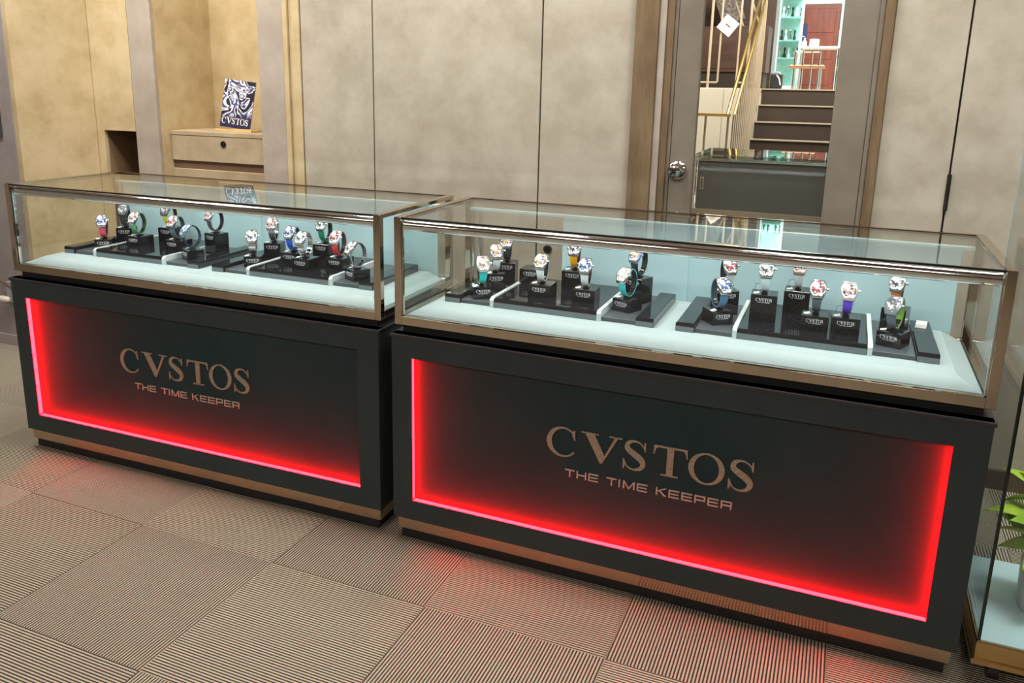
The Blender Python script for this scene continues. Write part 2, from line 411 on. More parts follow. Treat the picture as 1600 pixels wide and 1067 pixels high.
# glazed door
d1 = bpy.data.objects.new('door_1', None); link(d1); d1.location = (.5425, Y, 0); struct(d1)
W_ = .6705
box('door_stile', (0, 0, .005), (.088, .04, 2.24), DOORM, d1, .003)
box('door_stile', (.558, 0, .005), (W_, .04, 2.24), DOORM, d1, .003)
box('door_rail', (.088, 0, .005), (.558, .04, .42), DOORM, d1, .003)
box('door_rail', (.088, 0, 2.10), (.558, .04, 2.24), DOORM, d1, .003)
box('door_pane', (.088, .016, .42), (.558, .024, 2.10), DOORGLASS, d1)
kn = MB().lathe([(.036, 0), (.036, .006), (.030, .012), (.016, .016), (.013, .030), (.020, .036), (.026, .046), (.027, .056), (.022, .064), (.010, .067), (.001, .067)], 24, (.030, 0, 1.062), 'Y').build('door_knob', mat('knob_chrome', (.55, .54, .53), .12, 1., var=.05), d1, True)
MB().lathe([(.009, 0), (.009, .003), (.001, .003)], 12, (.030, -.067, 1.062), 'Y').build('keyhole', MATS['lock_dark'], kn, True)
# left pillar and what hangs there
PIL = mat('pillar_grey', (.33, .295, .29), .9, spec=.1, vscale=6, bump=.1, col2=(.28, .25, .245))
pl = struct(box('wall_pillar', (-3.4, .81, 0), (-2.562, 1.178, H), PIL, None, .003))
struct(box('baseboard_pillar', (-3.4, .80, 0), (-2.522, .81, .055), mat('baseboard_grey', (.33, .30, .29), .7, var=.05), None, .002))
ob = thing('power_outlet', 'grey wall outlet box with cable at the far left', 'outlet', (-2.71, .81, .29))
box('outlet_plate', (-.035, -.012, -.055), (.035, 0, .055), mat('outlet_grey', (.33, .35, .38), .5, var=.05), ob, .003)
MB().tube([(.01, -.012, .02), (.0, -.05, .06), (-.03, -.06, .09), (-.07, -.05, .06), (-.09, -.04, -.05)], .006, 8).build('cable', mat('cable_brown', (.14, .06, .045), .5, var=.1), ob, True)
MB().lathe([(.001, 0), (.012, .004), (.017, .02), (.016, .06), (.011, .075), (.001, .08)], 14, (0, -.02, 0), 'X').build('plug', mat('plug_ivory', (.75, .72, .62), .4, var=.03), ob, True).location = (-.075, -.01, -.035)
ob2 = thing('wall_picture', 'narrow dark picture frame on the left grey pillar', 'picture frame', (-2.69, .81, 1.08))
box('frame', (-.10, -.012, 0), (.045, 0, .14), mat('frame_dark', (.05, .05, .05), .4, var=.05), ob2, .002)
box('sheet', (-.09, -.014, .012), (.038, -.012, .128), TAG, ob2)

# ------------------------------------------------------------------ catalogue in the niche
bk = thing('book_stand', 'small pale wood ledge holding the catalogue in the niche', 'book stand', (-1.655, 1.33, 1.117), R(4))
PINE = mat('pale_wood', (.62, .44, .20), .6, var=.12, vscale=12, stretch=(.5, 3, 3))
box('ledge', (-.115, -.012, 0), (.10, .06, .010), PINE, bk, .002)
box('lip', (-.115, -.016, 0), (.10, -.012, .016), PINE, bk, .001)
MB().box((-.01, .052, .010), (.01, .060, .17), Matrix.Rotation(R(-8), 4, 'X')).build('back_support', PINE, bk)
cat_ = thing('catalogue', 'watch catalogue with swirling blue black and white cover leaning in the niche', 'book', (-1.655, 1.322, 1.127), R(8))
tilt = Matrix.Rotation(R(-9), 4, 'X') @ Matrix.Rotation(R(6), 4, 'Y')
MB().box((-.088, 0, .0095), (.082, .004, .245), tilt).build('cover', covermat(), cat_)
MB().box((-.086, .0042, .011), (.080, .014, .243), tilt).build('pages', TAG, cat_)
mb = MB()
for g, x0, x1 in CV: glyph(mb, g, .0012, (x1-x0)*.150, .030, -.080 + x0*.150, .028)
o = mb.build('cover_title', mat('title_white', (.9, .88, .9), .4, var=.02), cat_); o.matrix_local = tilt

# ------------------------------------------------------------------ display counters
CW, CD = 1.525, .545
big = [MB() for _ in CV]
for mb, (g, x0, x1) in zip(big, CV): glyph(mb, g, .004, (x1-x0)*.561, .083, .481 + x0*.561, .3725)
big = [mb.mesh('letter') for mb in big]
for me in big: me.materials.append(LETTER)
TAGL = tagwords('tagline_word', .003, .537, .455, .0225, .3135)
for me in TAGL: me.materials.append(mat('tagline_metal', (.50, .49, .43), .4, .4, var=.06, vscale=50))
def counter(loc, rz, label, right_led, clear_part):
    t = thing('display_counter', label, 'display counter', loc, rz, 'black glass-topped display counters')
    # lower cabinet
    box('body', (.0, .03, .077), (CW, CD, .650), BLACK, t)
    b = MB().box((0, 0, .075), (.061, .03, .6605)).box((1.457, 0, .075), (CW, .03, .6605)).box((.061, 0, .075), (1.457, .03, .1365)).box((.061, 0, .59), (1.457, .03, .6605))
    b.build('front_frame', BLACK, t)
    pn = box('front_panel', (.061, .020, .1365), (1.457, .03, .59), PANELBLK, t)
    MB().box((.061, 0, .1365), (.0655, .003, .59)).box((.0655, 0, .1365), (1.4525, .003, .1385)).box((1.4525, 0, .1365), (1.457, .003, .59)).build('added_led_lip', BLACK, t)  # lip added to hold back the strips' light from the carpet
    box('led_strip', (.0612, .0045, .1405), (.0628, .0195, .5895), LEDR, pn)
    box('led_strip', (.065, .0045, .1367), (1.453, .0195, .1378), LEDR, pn)
    if right_led: box('led_strip', (1.4552, .0045, .1405), (1.4568, .0195, .5895), LEDR, pn)
    for me in big: obj('letter', me, t).location = (0, .020, 0)
    for me in TAGL: obj('tagline_word', me, t).location = (0, .020, 0)
    MB().cbox((-.004, -.004, .6505), (CW+.004, CD, .6605), .002).build('cabinet_top', mat('cabinet_top_black', (.035, .036, .042), .22, spec=.5, var=.05, vscale=5), t)
    box('mirror_plinth', (.008, .012, .034), (CW-.008, CD-.02, .0752), mat('plinth_mirror', (.58, .42, .29), .12, 1., var=.04, vscale=3), t, .001)
    box('toe_kick', (.018, .020, .0005), (CW-.018, CD-.03, .034), mat('toe_kick_black', (.012, .012, .012), .7, var=.05), t)
    # vitrine
    z0, z1, y0, y1 = .682, .998, .02, .5225
    box('vitrine_base', (.02, y0+.015, .6605), (CW-.02, y1-.01, .683), mat('recess_black', (.012, .012, .012), .5, var=.05), t)
    P = .022
    for x in (0, CW-P):
        for y in (y0, y1-P):
            box('corner_post', (x, y, z0), (x+P, y+P, z1), BRONZE, t, .0015)
    for y in (y0, y1-.02): box('bottom_rail', (P, y, z0), (CW-P, y+.02, z0+.026), BRONZE, t, .001)
    for x in (0, CW-.02): box('bottom_rail', (x, y0+P, z0), (x+.02, y1-P, z0+.026), BRONZE, t, .001)
    for x in (0, CW-.024): box('top_rail', (x, y0+P, z1-.012), (x+.024, y1-P, z1), BRONZE, t, .001)
    box('top_rail', (P, y1-.014, z1-.010), (CW-P, y1, z1), BRONZE, t, .001)
    box('top_rail', (P, y0, z1-.005), (CW-P, y0+.008, z1), mat('edge_dark', (.04, .04, .045), .2, .6, var=.05), t)
    gb = z0+.026
    box('front_pane', (P, y0+.002, gb), (CW-P, y0+.007, z1-.005), GLASS, t)
    box('side_pane', (.003, y0+P, gb), (.008, y1-P, z1-.012), GLASS, t)
    box('side_pane', (CW-.008, y0+P, gb), (CW-.003, y1-P, z1-.012), GLASS, t)
    box('top_pane', (.024, y0+.008, z1-.008), (CW-.024, y1-.014, z1-.002), GLASS, t)
    box('back_pane', (P, y1-.010, gb), (CW-P, y1-.006, z1-.010), GLASS, t)
    # bright strips inside the posts
    for x in (P, CW-P-.004): box('post_liner', (x, y0+.007, gb), (x+.004, y0+.012, z1-.02), CHROME, t)
    # white back doors
    bx = clear_part
    dmid = .735
    if bx < .1:
        box('back_door', (bx+.03, .494, .712), (dmid, .499, .958), WHITE, t, .001); box('back_door', (dmid-.01, .501, .712), (CW-.05, .506, .958), WHITE, t, .001)
    else:
        box('back_door', (bx, .494, .712), (dmid+.02, .499, .958), WHITE, t, .001); box('back_door', (dmid, .501, .712), (CW-.05, .506, .958), WHITE, t, .001)
    box('door_track', (P, .490, .958), (CW-P, .510, .966), WHITE, t, .001)
    for x in (P+.012, P+.034): box('door_upright', (x, .486, .70), (x+.008, .512, .958), CHROME, t, .001)
    # white deck with sloping edges
    q = z0+.010
    MB().rings([[(.022, .042, q), (CW-.022, .042, q), (CW-.022, .50, q), (.022, .50, q)], [(.026, .046, q+.016), (CW-.026, .046, q+.016), (CW-.026, .488, q+.016), (.026, .488, q+.016)],
                [(.075, .098, .730), (CW-.075, .098, .730), (CW-.075, .486, .730), (.075, .486, .730)]]).build('deck', DECK, t)
    # light fitting along the front top edge
    ft = MB().tube([(P+.012, .046, .973), (CW-P-.012, .046, .973)], .0165, 24).build('light_fitting', CHROME, t, True)
    MB().rings([[(x, .046 + a_*.98 + b_*.2, .973 - a_*.2 + b_*.98) for a_, b_ in ((.0150, -.008), (.0185, -.008), (.0185, .007), (.0150, .007))] for x in (P+.02, CW-P-.02)]).build('led_diffuser', LEDW, ft)
    for x in (P+.004, CW-P-.012): MB().lathe([(.0185, 0), (.0185, .008), (.001, .008)], 16, (x, .046, .973), 'X').build('end_cap', CHROME, ft, True)
    return t
RC = (0, 0, 0)
LC = (-1.5745, -.017, 0); LR = .015
counter(LC, LR, 'black display counter on the left, standing by the grey pillar', False, .0)
counter(RC, 0, 'black display counter on the right, next to the plant case', True, .35)

# ------------------------------------------------------------------ display trays
def lt(x, y): return (LC[0] + x*math.cos(LR) - y*math.sin(LR), LC[1] + x*math.sin(LR) + y*math.cos(LR))
def tray(x, y, rz, label):
    t = thing('display_tray', label, 'display tray', (x, y, .7301), rz, 'black watch display trays')
    D = .312
    for a in (0, .582):
        e = MB().cbox((a, 0, 0), (a+.05, D, .025), .003).build('end_bar', GLOSSBLK, t)
        box('edge_face', (a+.001, -.0006, .001), (a+.049, 0, .014), TRAYGREY, e)
    for a in (.0505, .484): MB().cbox((a, .006, 0), (a+.0975, D, .012), .001).build('side_plate', PLATEGREY, t)
    e = MB().cbox((.160, 0, 0), (.472, D, .028), .003).build('center_platform', GLOSSBLK, t)
    box('edge_face', (.161, -.0006, .001), (.471, 0, .016), TRAYGREY, e)
    for a in (.1485, .4725): MB().rings([[(a, y_, z_) for y_, z_ in ((-.004, 0), (-.004, .022), (.006, .030), (D, .030), (D, 0))], [(a+.011, y_, z_) for y_, z_ in ((-.004, 0), (-.004, .022), (.006, .030), (D, .030), (D, 0))]]).build('acrylic_divider', ACRYL, t)
    return t
a = lt(.088, .166); tray(a[0], a[1], LR, 'watch display tray at the left end of the left counter')
a = lt(.781, .162); tray(a[0], a[1], LR, 'watch display tray at the right end of the left counter')
tray(.096, .155, 0, 'watch display tray at the left end of the right counter')
tray(.787, .157, 0, 'watch display tray at the right end of the right counter')

# ------------------------------------------------------------------ blocks and watches
bw = .034
mb = MB()
for g, x0, x1 in CV: glyph(mb, g, .0004, (x1-x0)*.042, .0082, -.021 + x0*.042, -.0036)
tagline(mb, .0004, -.016, .032, .0020, -.0076)
BLT = mb.mesh('lettering'); BLT.materials.append(PRINT)
BLK = {}
def block(x, y, zb, h, rz, label, width=.068):
    t = thing('display_block', label, 'display block', (x, y, zb), rz, 'black watch display blocks')
    k = (round(h, 3), width)
    if k not in BLK:
        hw_ = width/2
        BLK[k] = MB().cbox((-hw_, -hw_, 0), (hw_, hw_, h), .0012).mesh('block_body'); BLK[k].materials.append(GLOSSBLK)
    obj('block_body', BLK[k], t)
    o = obj('lettering', BLT, t); o.location = (0, -width/2, max(h-.013, h*.55)); o['kind'] = 'stuff'
    return t
RYR, RZR, ZC, TH = .0265, .037, .046, R(38)
def loop(th, off=0.): return Vector((0, -(RYR+off)*math.cos(th), ZC + (RZR+off)*math.sin(th)))
def ribbon(t0, t1, w0, w1, o0, o1, n=30, seg=False):
    mb = MB()
    def ring(th, k):
        wd = (w0 + (w1-w0)*math.sin(math.pi*k))/2
        a, b_ = loop(th, o0), loop(th, o1)
        return [(-wd, a.y, a.z), (wd, a.y, a.z), (wd, b_.y, b_.z), (-wd, b_.y, b_.z)]
    if not seg: mb.rings([ring(t0 + (t1-t0)*k/n, k/n) for k in range(n+1)])
    else:
        for k in range(n):
            mb.rings([ring(t0 + (t1-t0)*(k+.06)/n, k/n), ring(t0 + (t1-t0)*(k+.90)/n, (k+.9)/n)])
    return mb
STRAP = ribbon(R(80), R(358), .0235, .0165, .0012, .0036).mesh('strap')
LINE = ribbon(R(80), R(358), .0232, .0162, .0, .00119).mesh('strap_lining')
BRAC = ribbon(R(80), R(358), .0240, .0180, .0, .0040, 24, True).mesh('bracelet')
def caseM():
    # tonneau case built flat (x across, t along the wrist, n outward) then placed tangent to the loop
    out = []
    N = 12
    def half(sx, sc_, w):
        return [(sx*(.0138 + .0068*math.cos(math.pi/2*(-1 + 2*k/N)))*w, (-1 + 2*k/N)*.0262*sc_) for k in range(N+1)]
    def outline(w): return half(1, w, w) + half(-1, w, w)[::-1]
    cen = loop(TH); nrm = Vector((0, -math.cos(TH), math.sin(TH))); tan = Vector((0, math.sin(TH), math.cos(TH)))
    def put(p, n): return cen + Vector((p[0], 0, 0)) + tan*p[1] + nrm*(n - 9.*p[1]**2)
    case = MB().rings([[put(p, n) for p in outline(w)] for w, n in ((.90, -.001), (1.0, .002), (1.0, .0075), (.94, .0095), (.82, .0105), (.80, .0090))])
    dial = MB().rings([[put(p, n) for p in outline(.79)] for n in (.0080, .0094)])
    bez = MB()
    for sx in (-1, 1):
        for k in (.45, -.45):
            q = put((sx*.0165, k*.0262), .0098); bez.lathe([(.0011, -.001), (.0011, .0012), (.0002, .0012)], 6, q, 'Z')
    q = put((.0215, 0), .005); crown = MB().lathe([(.0032, -.001), (.0034, .004), (.0028, .005), (.0005, .005)], 10, q, 'X')
    a = put((0, .008), .0102); b_ = put((.006, -.004), .0102); c_ = put((0, -.001), .0102)
    hands = MB().tube([c_, a], .0006, 5).tube([c_, b_], .0006, 5)
    return [x.mesh(n) for x, n in ((case, 'case'), (dial, 'dial'), (bez, 'bezel_screws'), (crown, 'crown'), (hands, 'hands'))]
CASE, DIAL, SCREW, CROWN, HANDS = caseM()
CLIP = ribbon(R(215), R(325), .012, .012, -.0016, -.0004, 12)
CLIP.box((-.008, -.010, 0), (.008, .010, .0035)).box((-.0045, -.004, .0035), (.0045, .004, .0078)); CLIP = CLIP.mesh('watch_clip'); CLIP.materials.append(GLOSSBLK)
TAGM = MB().box((-.0075, -.0055, 0), (.0075, .0055, .0012)).mesh('price_tag'); TAGM.materials.append(TAG)
STR = MB().tube([(-.020, -.012, .002), (-.026, -.012, .012), (-.024, -.016, .026), (-.012, -.022, .030)], .0006, 5).mesh('tag_string'); STR.materials.append(mat('string_dark', (.04, .04, .045), .6, var=.05))
for me in (STRAP, LINE, CASE, CROWN, CLIP):
    for p in me.polygons: p.use_smooth = True
    me.set_sharp_from_angle(angle=R(40))
def withmat(me, m, cache={}):
    k = (me.name, m.name)
    if k not in cache:
        q = me.copy(); q.materials.clear(); q.materials.append(m); cache[k] = q
    return cache[k]
def watch(x, y, z, rz, label, strap, lining=(.02, .022, .026), case=None, dial='silver', metal=False, string=False, tagon=True):
    t = thing('wristwatch', label, 'watch', (x, y, z), rz, 'wristwatches on display blocks')
    cm = STEEL if case is None else mat('case_%02x%02x%02x' % tuple(int(v*255) for v in case), case, .28, .7, var=.06, vscale=90)
    if metal:
        obj('bracelet', withmat(BRAC, strap if hasattr(strap, 'name') else mat('bracelet_%02x%02x%02x' % tuple(int(v*255) for v in strap), strap, .22, 1., var=.05, vscale=90)), t)
    else:
        obj('strap', withmat(STRAP, mat('strap_%02x%02x%02x' % tuple(int(v*255) for v in strap), strap, .55, spec=.3, var=.06, vscale=120)), t)
        obj('strap_lining', withmat(LINE, mat('lining_%02x%02x%02x' % tuple(int(v*255) for v in lining), lining, .6, spec=.3, var=.06, vscale=120)), t)
    c_ = obj('case', withmat(CASE, cm), t)
    obj('crown', withmat(CROWN, cm), c_)
    dm = DIALS[dial]
    d_ = obj('dial', withmat(DIAL, dm), t)
    obj('hands', withmat(HANDS, mat('hands_steel', (.8, .8, .82), .2, .9, var=.03)), d_)
    cl = obj('watch_clip', CLIP, t)
    if tagon:
        o = obj('price_tag', TAGM, t); o.location = (-.021, -.013, .0008); o.rotation_euler = (R(10), R(-14), R(12))
        if string: obj('tag_string', STR, t)
    return t
WH, DK, MID = (.80, .80, .80), (.04, .04, .05), (.30, .31, .33)
DIALS = {'silver': dialmat('dial_silver', WH, DK, MID), 'red': dialmat('dial_red', (.72, .70, .70), (.45, .05, .06), DK), 'blue': dialmat('dial_blue', (.70, .74, .80), (.05, .10, .36), DK),
         'orange': dialmat('dial_orange', WH, (.62, .30, .10), (.08, .10, .2)), 'dark': dialmat('dial_dark', (.08, .08, .09), (.62, .62, .64), (.2, .2, .22)), 'pink': dialmat('dial_pink', (.70, .62, .60), (.45, .22, .2), DK),
         'green': dialmat('dial_green', WH, (.35, .10, .10), (.14, .30, .16)), 'teal': dialmat('dial_teal', WH, (.30, .55, .55), (.40, .20, .10))}
PZ, LZ = .7585, .7425
D = R
ITEMS = [  # x, y, base, height, rot, block label, watch (label, strap, kwargs)
 # left counter, left tray
 (-1.385, .245, LZ, .036, 35, 'low black display block under the pink strap watch', ('white cased watch with pink strap at the far left', (.85, .10, .16), dict(dial='blue'))),
 (-1.400, .365, LZ, .060, 28, 'black display block under the charcoal strap watch behind the pink one', ('black dial watch with charcoal strap behind the pink strap watch', (.06, .07, .085), dict(dial='dark', case=(.12, .12, .13)))),
 (-1.260, .295, PZ, .034, 2, 'black display block under the dark green lined watch', ('steel watch with leaf green strap on the left tray', (.13, .38, .15), dict(dial='green', lining=(.03, .07, .06)))),
 (-1.205, .400, PZ, .055, 2, 'black display block under the yellow strap watch', ('dark dial watch with yellow strap', (.80, .78, .06), dict(dial='dark', case=(.2, .2, .2)))),
 (-1.076, .300, PZ, .034, 0, 'black display block under the slate blue strap watch', ('red dial watch with slate blue grey strap', (.12, .18, .22), dict(dial='red', lining=(.05, .09, .11)))),
 (-.950, .236, LZ, .036, -28, 'low black display block under the all blue metal watch', ('all blue metal watch turned side-on like a ring', (.16, .26, .42), dict(metal=True, case=(.30, .42, .55), dial='blue'))),
 (-.942, .352, LZ, .078, -12, 'tall black display block behind the all blue metal watch', ('pinkish dial watch with dark brown strap on a tall block', (.13, .09, .10), dict(dial='pink'))),
 # left counter, right tray
 (-.692, .252, LZ, .036, 30, 'low black display block under the front plain steel bracelet watch', ('steel bracelet watch with pale dial on a low block', STEEL, dict(metal=True))),
 (-.690, .365, LZ, .064, 20, 'black display block under the rear steel bracelet watch', ('steel bracelet watch with pink dial on the taller block behind', STEEL, dict(metal=True, dial='pink'))),
 (-.561, .305, PZ, .036, 3, 'black display block under the royal blue strap watch', ('steel watch with royal blue strap', (.03, .10, .62), dict(dial='blue', lining=(.03, .05, .10)))),
 (-.466, .240, PZ, .036, 0, 'black display block under the front steel watch between blue and red straps', ('steel bracelet watch between the royal blue and red strap watches', STEEL, dict(metal=True, dial='silver'))),
 (-.498, .405, PZ, .055, 0, 'black display block under the emerald strap watch', ('steel watch with emerald green strap behind the red one', (.02, .32, .15), dict())),
 (-.372, .300, PZ, .036, 0, 'black display block under the red strap watch', ('white cased watch with bright red strap and red dial', (.80, .05, .05), dict(dial='red', lining=(.09, .10, .11), case=(.85, .85, .85)))),
 (-.262, .235, LZ, .036, -28, 'low black display block beside the left counter corner post', ('steel bracelet watch seen side-on beside the corner post', STEEL, dict(metal=True))),
 # right counter, left tray
 (.190, .212, LZ, .036, 35, 'low black display block under the front turquoise strap watch', ('white watch with turquoise strap at the left end of the right counter', (.03, .68, .68), dict(dial='green', case=(.85, .85, .86)))),
 (.196, .305, LZ, .058, 30, 'middle black display block of the three stepped blocks', ('white strap watch with blue rimmed dial behind the turquoise one', (.78, .80, .82), dict(dial='orange'))),
 (.196, .405, LZ, .074, 12, 'rear black display block of the three stepped blocks', ('orange dial watch with navy black strap at the back left', (.04, .06, .09), dict(dial='orange'))),
 (.284, .405, PZ, .046, 2, 'empty black display block with no watch on it', None),
 (.370, .256, PZ, .037, 2, 'black display block under the white strap watch left of the orange one', ('white strap watch left of the orange strap watch', (.80, .82, .82), dict(dial='orange'))),
 (.425, .400, PZ, .056, 3, 'black display block under the orange strap watch', ('steel watch with orange yellow strap', (.90, .42, .01), dict(dial='silver'))),
 (.503, .262, PZ, .036, 3, 'black display block under the white strap watch right of the orange one', ('white strap watch with blue and silver dial right of the orange strap watch', (.80, .82, .82), dict(dial='blue'))),
 (.627, .262, LZ, .036, -24, 'low black display block under the second turquoise strap watch', ('turquoise strap watch with black lining on the right plate of the left tray', (.05, .62, .66), dict(dial='teal'))),
 (.632, .370, LZ, .076, -20, 'tall black display block behind the second turquoise strap watch', ('orange and blue dial watch with black strap behind the turquoise one', (.03, .035, .04), dict(dial='orange', case=(.35, .42, .6)))),
 # right counter, right tray
 (.882, .250, LZ, .037, 38, 'low black display block under the denim blue strap watch', ('blue dial watch with denim blue strap', (.10, .25, .45), dict(dial='blue', lining=(.05, .08, .09)))),
 (.884, .362, LZ, .070, 28, 'tall black display block behind the denim blue strap watch', ('red and silver dial watch with pale strap behind the denim blue one', (.70, .74, .74), dict(dial='red'))),
 (.997, .287, PZ, .072, 3, 'tallest black display block with a pale blue strap watch', ('pale blue strap watch with string tag on the tallest block', (.60, .72, .74), dict(dial='silver', string=True))),
 (1.076, .402, PZ, .066, 0, 'black display block in the back row with a white strap watch', ('white strap watch with rose gold case in the back row', (.76, .80, .80), dict(dial='pink', case=(.7, .5, .42), string=True))),
 (1.131, .252, PZ, .040, -1, 'black display block under the dark green grey strap watch', ('red dial watch with dark green grey strap beside the purple one', (.09, .13, .14), dict(dial='red'))),
 (1.203, .257, PZ, .042, 3, 'black display block under the purple strap watch', ('white watch with purple strap', (.14, .06, .62), dict(dial='pink', case=(.8, .78, .78), string=True))),
 (1.318, .240, LZ, .037, -24, 'low black display block under the large slate watch', ('large slate grey watch with green lined strap at the right end', (.12, .15, .20), dict(dial='dark', case=(.40, .44, .50), lining=(.20, .42, .05)))),
 (1.325, .368, LZ, .068, -14, 'tall black display block behind the large slate watch', ('steel watch with multicolour orange strap behind the slate watch', (.85, .20, .04), dict(dial='silver', lining=(.03, .03, .03)))),
]
for x, y, zb, h, rot, bl, wt in ITEMS:
    block(x, y, zb, h, R(rot), bl, .060 if zb == LZ else .068)
    if wt: watch(x, y, zb+h+.0002, R(rot), wt[0], wt[1], **wt[2])
cb = thing('tag_bundle', 'bundle of paper price tags on the right end bar of the tray', 'price tags', (1.394, .415, .7554), R(-8))
for k in range(3):
    box('tag', (-.013, -.030+.004*k, .003*k), (.013, .012+.004*k, .003*k+.0026), TAG, cb)

# ------------------------------------------------------------------ plant case at the right edge
px0, px1, py0, py1 = 1.562, 2.12, .004, .42
pc = thing('plant_showcase', 'tall glass showcase with brass base on casters at the right edge', 'showcase', (px0, py0, 0))
BRASS = mat('brass_frame', (.58, .40, .18), .22, 1., var=.08, vscale=4)
w_, d_ = px1-px0, py1-py0
MB().cbox((0, 0, .075), (w_, d_, .118), .002).build('base_frame', BRASS, pc)
MB().cbox((-.006, -.006, .062), (w_+.006, d_+.006, .0748), .002).build('base_lip', BRASS, pc)
box('white_floor', (.006, .006, .1182), (w_-.006, d_-.006, .1215), WHITE, pc)
for x, y in ((.05, .05), (w_-.05, .05), (.05, d_-.05), (w_-.05, d_-.05)):
    cst = MB().tube([(x-.011, y, .0252), (x+.011, y, .0252)], .025, 18).build('caster_wheel', mat('caster_black', (.015, .015, .016), .35, var=.1), pc, True)
    MB().box((x-.016, y-.016, .046), (x+.016, y+.016, .062)).build('caster_fork', CHROME, cst)
HG = 1.62
box('front_pane', (.004, 0, .1216), (w_-.004, .005, HG), GLASS, pc)
box('back_pane', (.004, d_-.005, .1216), (w_-.004, d_, HG), GLASS, pc)
box('side_pane', (0, .004, .1216), (.004, d_-.004, HG), GLASS, pc)
box('side_pane', (w_-.004, .004, .1216), (w_, d_-.004, HG), GLASS, pc)
EDGE = mat('glass_edge_dark', (.012, .02, .018), .2, spec=.5, var=.1)
box('glass_edge', (0, 0, .1216), (.007, .0035, HG), EDGE, pc)
box('glass_edge', (0, d_-.003, .1216), (.004, d_, HG), mat('glass_edge_pale', (.40, .45, .43), .2, var=.05), pc)
MB().lathe([(.010, 0), (.010, .006), (.006, .012), (.009, .016), (.001, .018)], 14, (.03, 0, .685), 'Y').build('glass_fitting', CHROME, pc, True)
pt = thing('potted_plant', 'lime green leafy plant in a white pot inside the glass showcase', 'potted plant', (1.73, .20, .1217))
MB().lathe([(.045, 0), (.058, .006), (.064, .06), (.066, .13), (.062, .134), (.058, .13), (.056, .10), (.001, .10)], 28).build('pot', mat('pot_white', (.62, .64, .65), .3, var=.03), pt, True)
LM = [mat('leaf_lime_%d' % k, cc, .4, spec=.4, vscale=25, col2=c2) for k, (cc, c2) in enumerate([((.45, .62, .06), (.30, .50, .03)), ((.55, .70, .16), (.36, .56, .05)), ((.30, .50, .04), (.20, .40, .02))])]
def leaf(L, Wd):
    mb = MB(); n = 8; rows = []
    for k in range(n+1):
        t = k/n; wd = Wd*math.sin(math.pi*min(1, t**.75))*(1-.25*t); z = .25*L*math.sin(t*2.2)*.5 - .12*L*t*t
        rows.append([(-wd, L*t, z+.12*wd), (-wd*.5, L*t, z), (0, L*t, z-.10*wd), (wd*.5, L*t, z), (wd, L*t, z+.12*wd)])
    up = [[(x, y, zz) for x, y, zz in r] for r in rows]
    mb.rings(up, cap=False, close=False)
    return mb.mesh('leaf')
LV = [leaf(.105, .032), leaf(.095, .029), leaf(.112, .034)]
for me in LV:
    me.materials.append(LM[0])
    for p in me.polygons: p.use_smooth = True
stm = mat('stem_green', (.25, .38, .05), .5, var=.1)
rr = random.Random(11)
for k in range(24):
    az = rr.uniform(0, 2*math.pi) if k > 7 else R(180 + rr.uniform(-40, 40)) if k < 5 else R(90 + rr.uniform(-65, 65)) + (math.pi if k % 2 == 5 else 0)
    h = .14 + rr.uniform(.02, .16); rad = rr.uniform(.015, .042)
    tip = (math.cos(az)*rad, math.sin(az)*rad, h)
    st = MB().tube([(0, 0, .10), (tip[0]*.5, tip[1]*.5, .10+(h-.10)*.65), tip], .0022, 5).build('stem', stm, pt, True)
    me = withmat(LV[k % 3], LM[k % 3])
    o = obj('leaf', me, pt); o.location = tip
    o.rotation_euler = (R(rr.uniform(-30, 32)), R(rr.uniform(-25, 25)), az - math.pi/2)
    if k < 5: o.scale = (1.15, 1.15, 1.15)
    so = o.modifiers.new('thick', 'SOLIDIFY'); so.thickness = .0008

# ------------------------------------------------------------------ beyond the glazed door
HALL = mat('hall_floor', (.20, .17, .14), .6, var=.1, vscale=3)
struct(box('floor_hall', (-3.0, 1.24, -.05), (4.0, 17.0, -.005), HALL))
struct(box('wall_hall', (-3.0, 16.6, 0), (4.0, 16.7, 5.2), mat('hall_wall', (.52, .56, .55), .8, var=.05, vscale=3)))
struct(box('wall_hall_left', (-3.1, 1.24, 0), (-3.0, 16.7, 5.2), mat('hall_wall_left', (.42, .38, .32), .8, var=.05, vscale=3)))
struct(box('wall_hall_right', (4.0, 1.24, 0), (4.1, 16.7, 5.2), MATS['hall_wall_left']))
struct(box('ceiling_hall', (-3.1, 1.24, 5.2), (4.1, 16.7, 5.3), MATS['ceiling_paint']))
rs = thing('rear_showcase', 'grey backed showcase standing just behind the glazed door', 'showcase', (.55, 1.70, 0))
box('plinth', (0, 0, 0), (1.1, .45, .79), mat('showcase_grey_beige', (.38, .35, .31), .6, var=.05), rs)
box('lower_ledge', (0, -.006, .825), (1.1, .45, .850), mat('ledge_beige', (.45, .36, .27), .5, var=.05), rs, .002)
box('inner_shelf', (.02, .02, .79), (1.08, .45, .825), mat('cyan_light_shelf', (.35, .62, .66), .4, var=.1, vscale=20), rs)  # cyan light glimpsed below the panel, painted as the shelf colour
sp_ = box('sliding_panel', (.016, 0, .850), (1.1, .012, 1.060), mat('panel_taupe', (.15, .137, .12), .5, var=.06, vscale=3), rs, .001)
hd = MB().box((.030, -.004, .935), (.046, 0, .990)).build('handle_recess', MATS['ledge_beige'], sp_)
box('handle_inner', (.034, -.0048, .941), (.042, -.004, .984), MATS['panel_taupe'], sp_)
box('side_frame', (0, -.004, .825), (.010, .02, 1.062), CHROME, rs, .001)
box('top_frame', (0, -.008, 1.062), (1.1, .45, 1.074), CHROME, rs, .001)
box('glass_top', (0, -.006, 1.0745), (1.1, .45, 1.088), glass('showcase_glass', (.80, .90, .88), .12), rs)
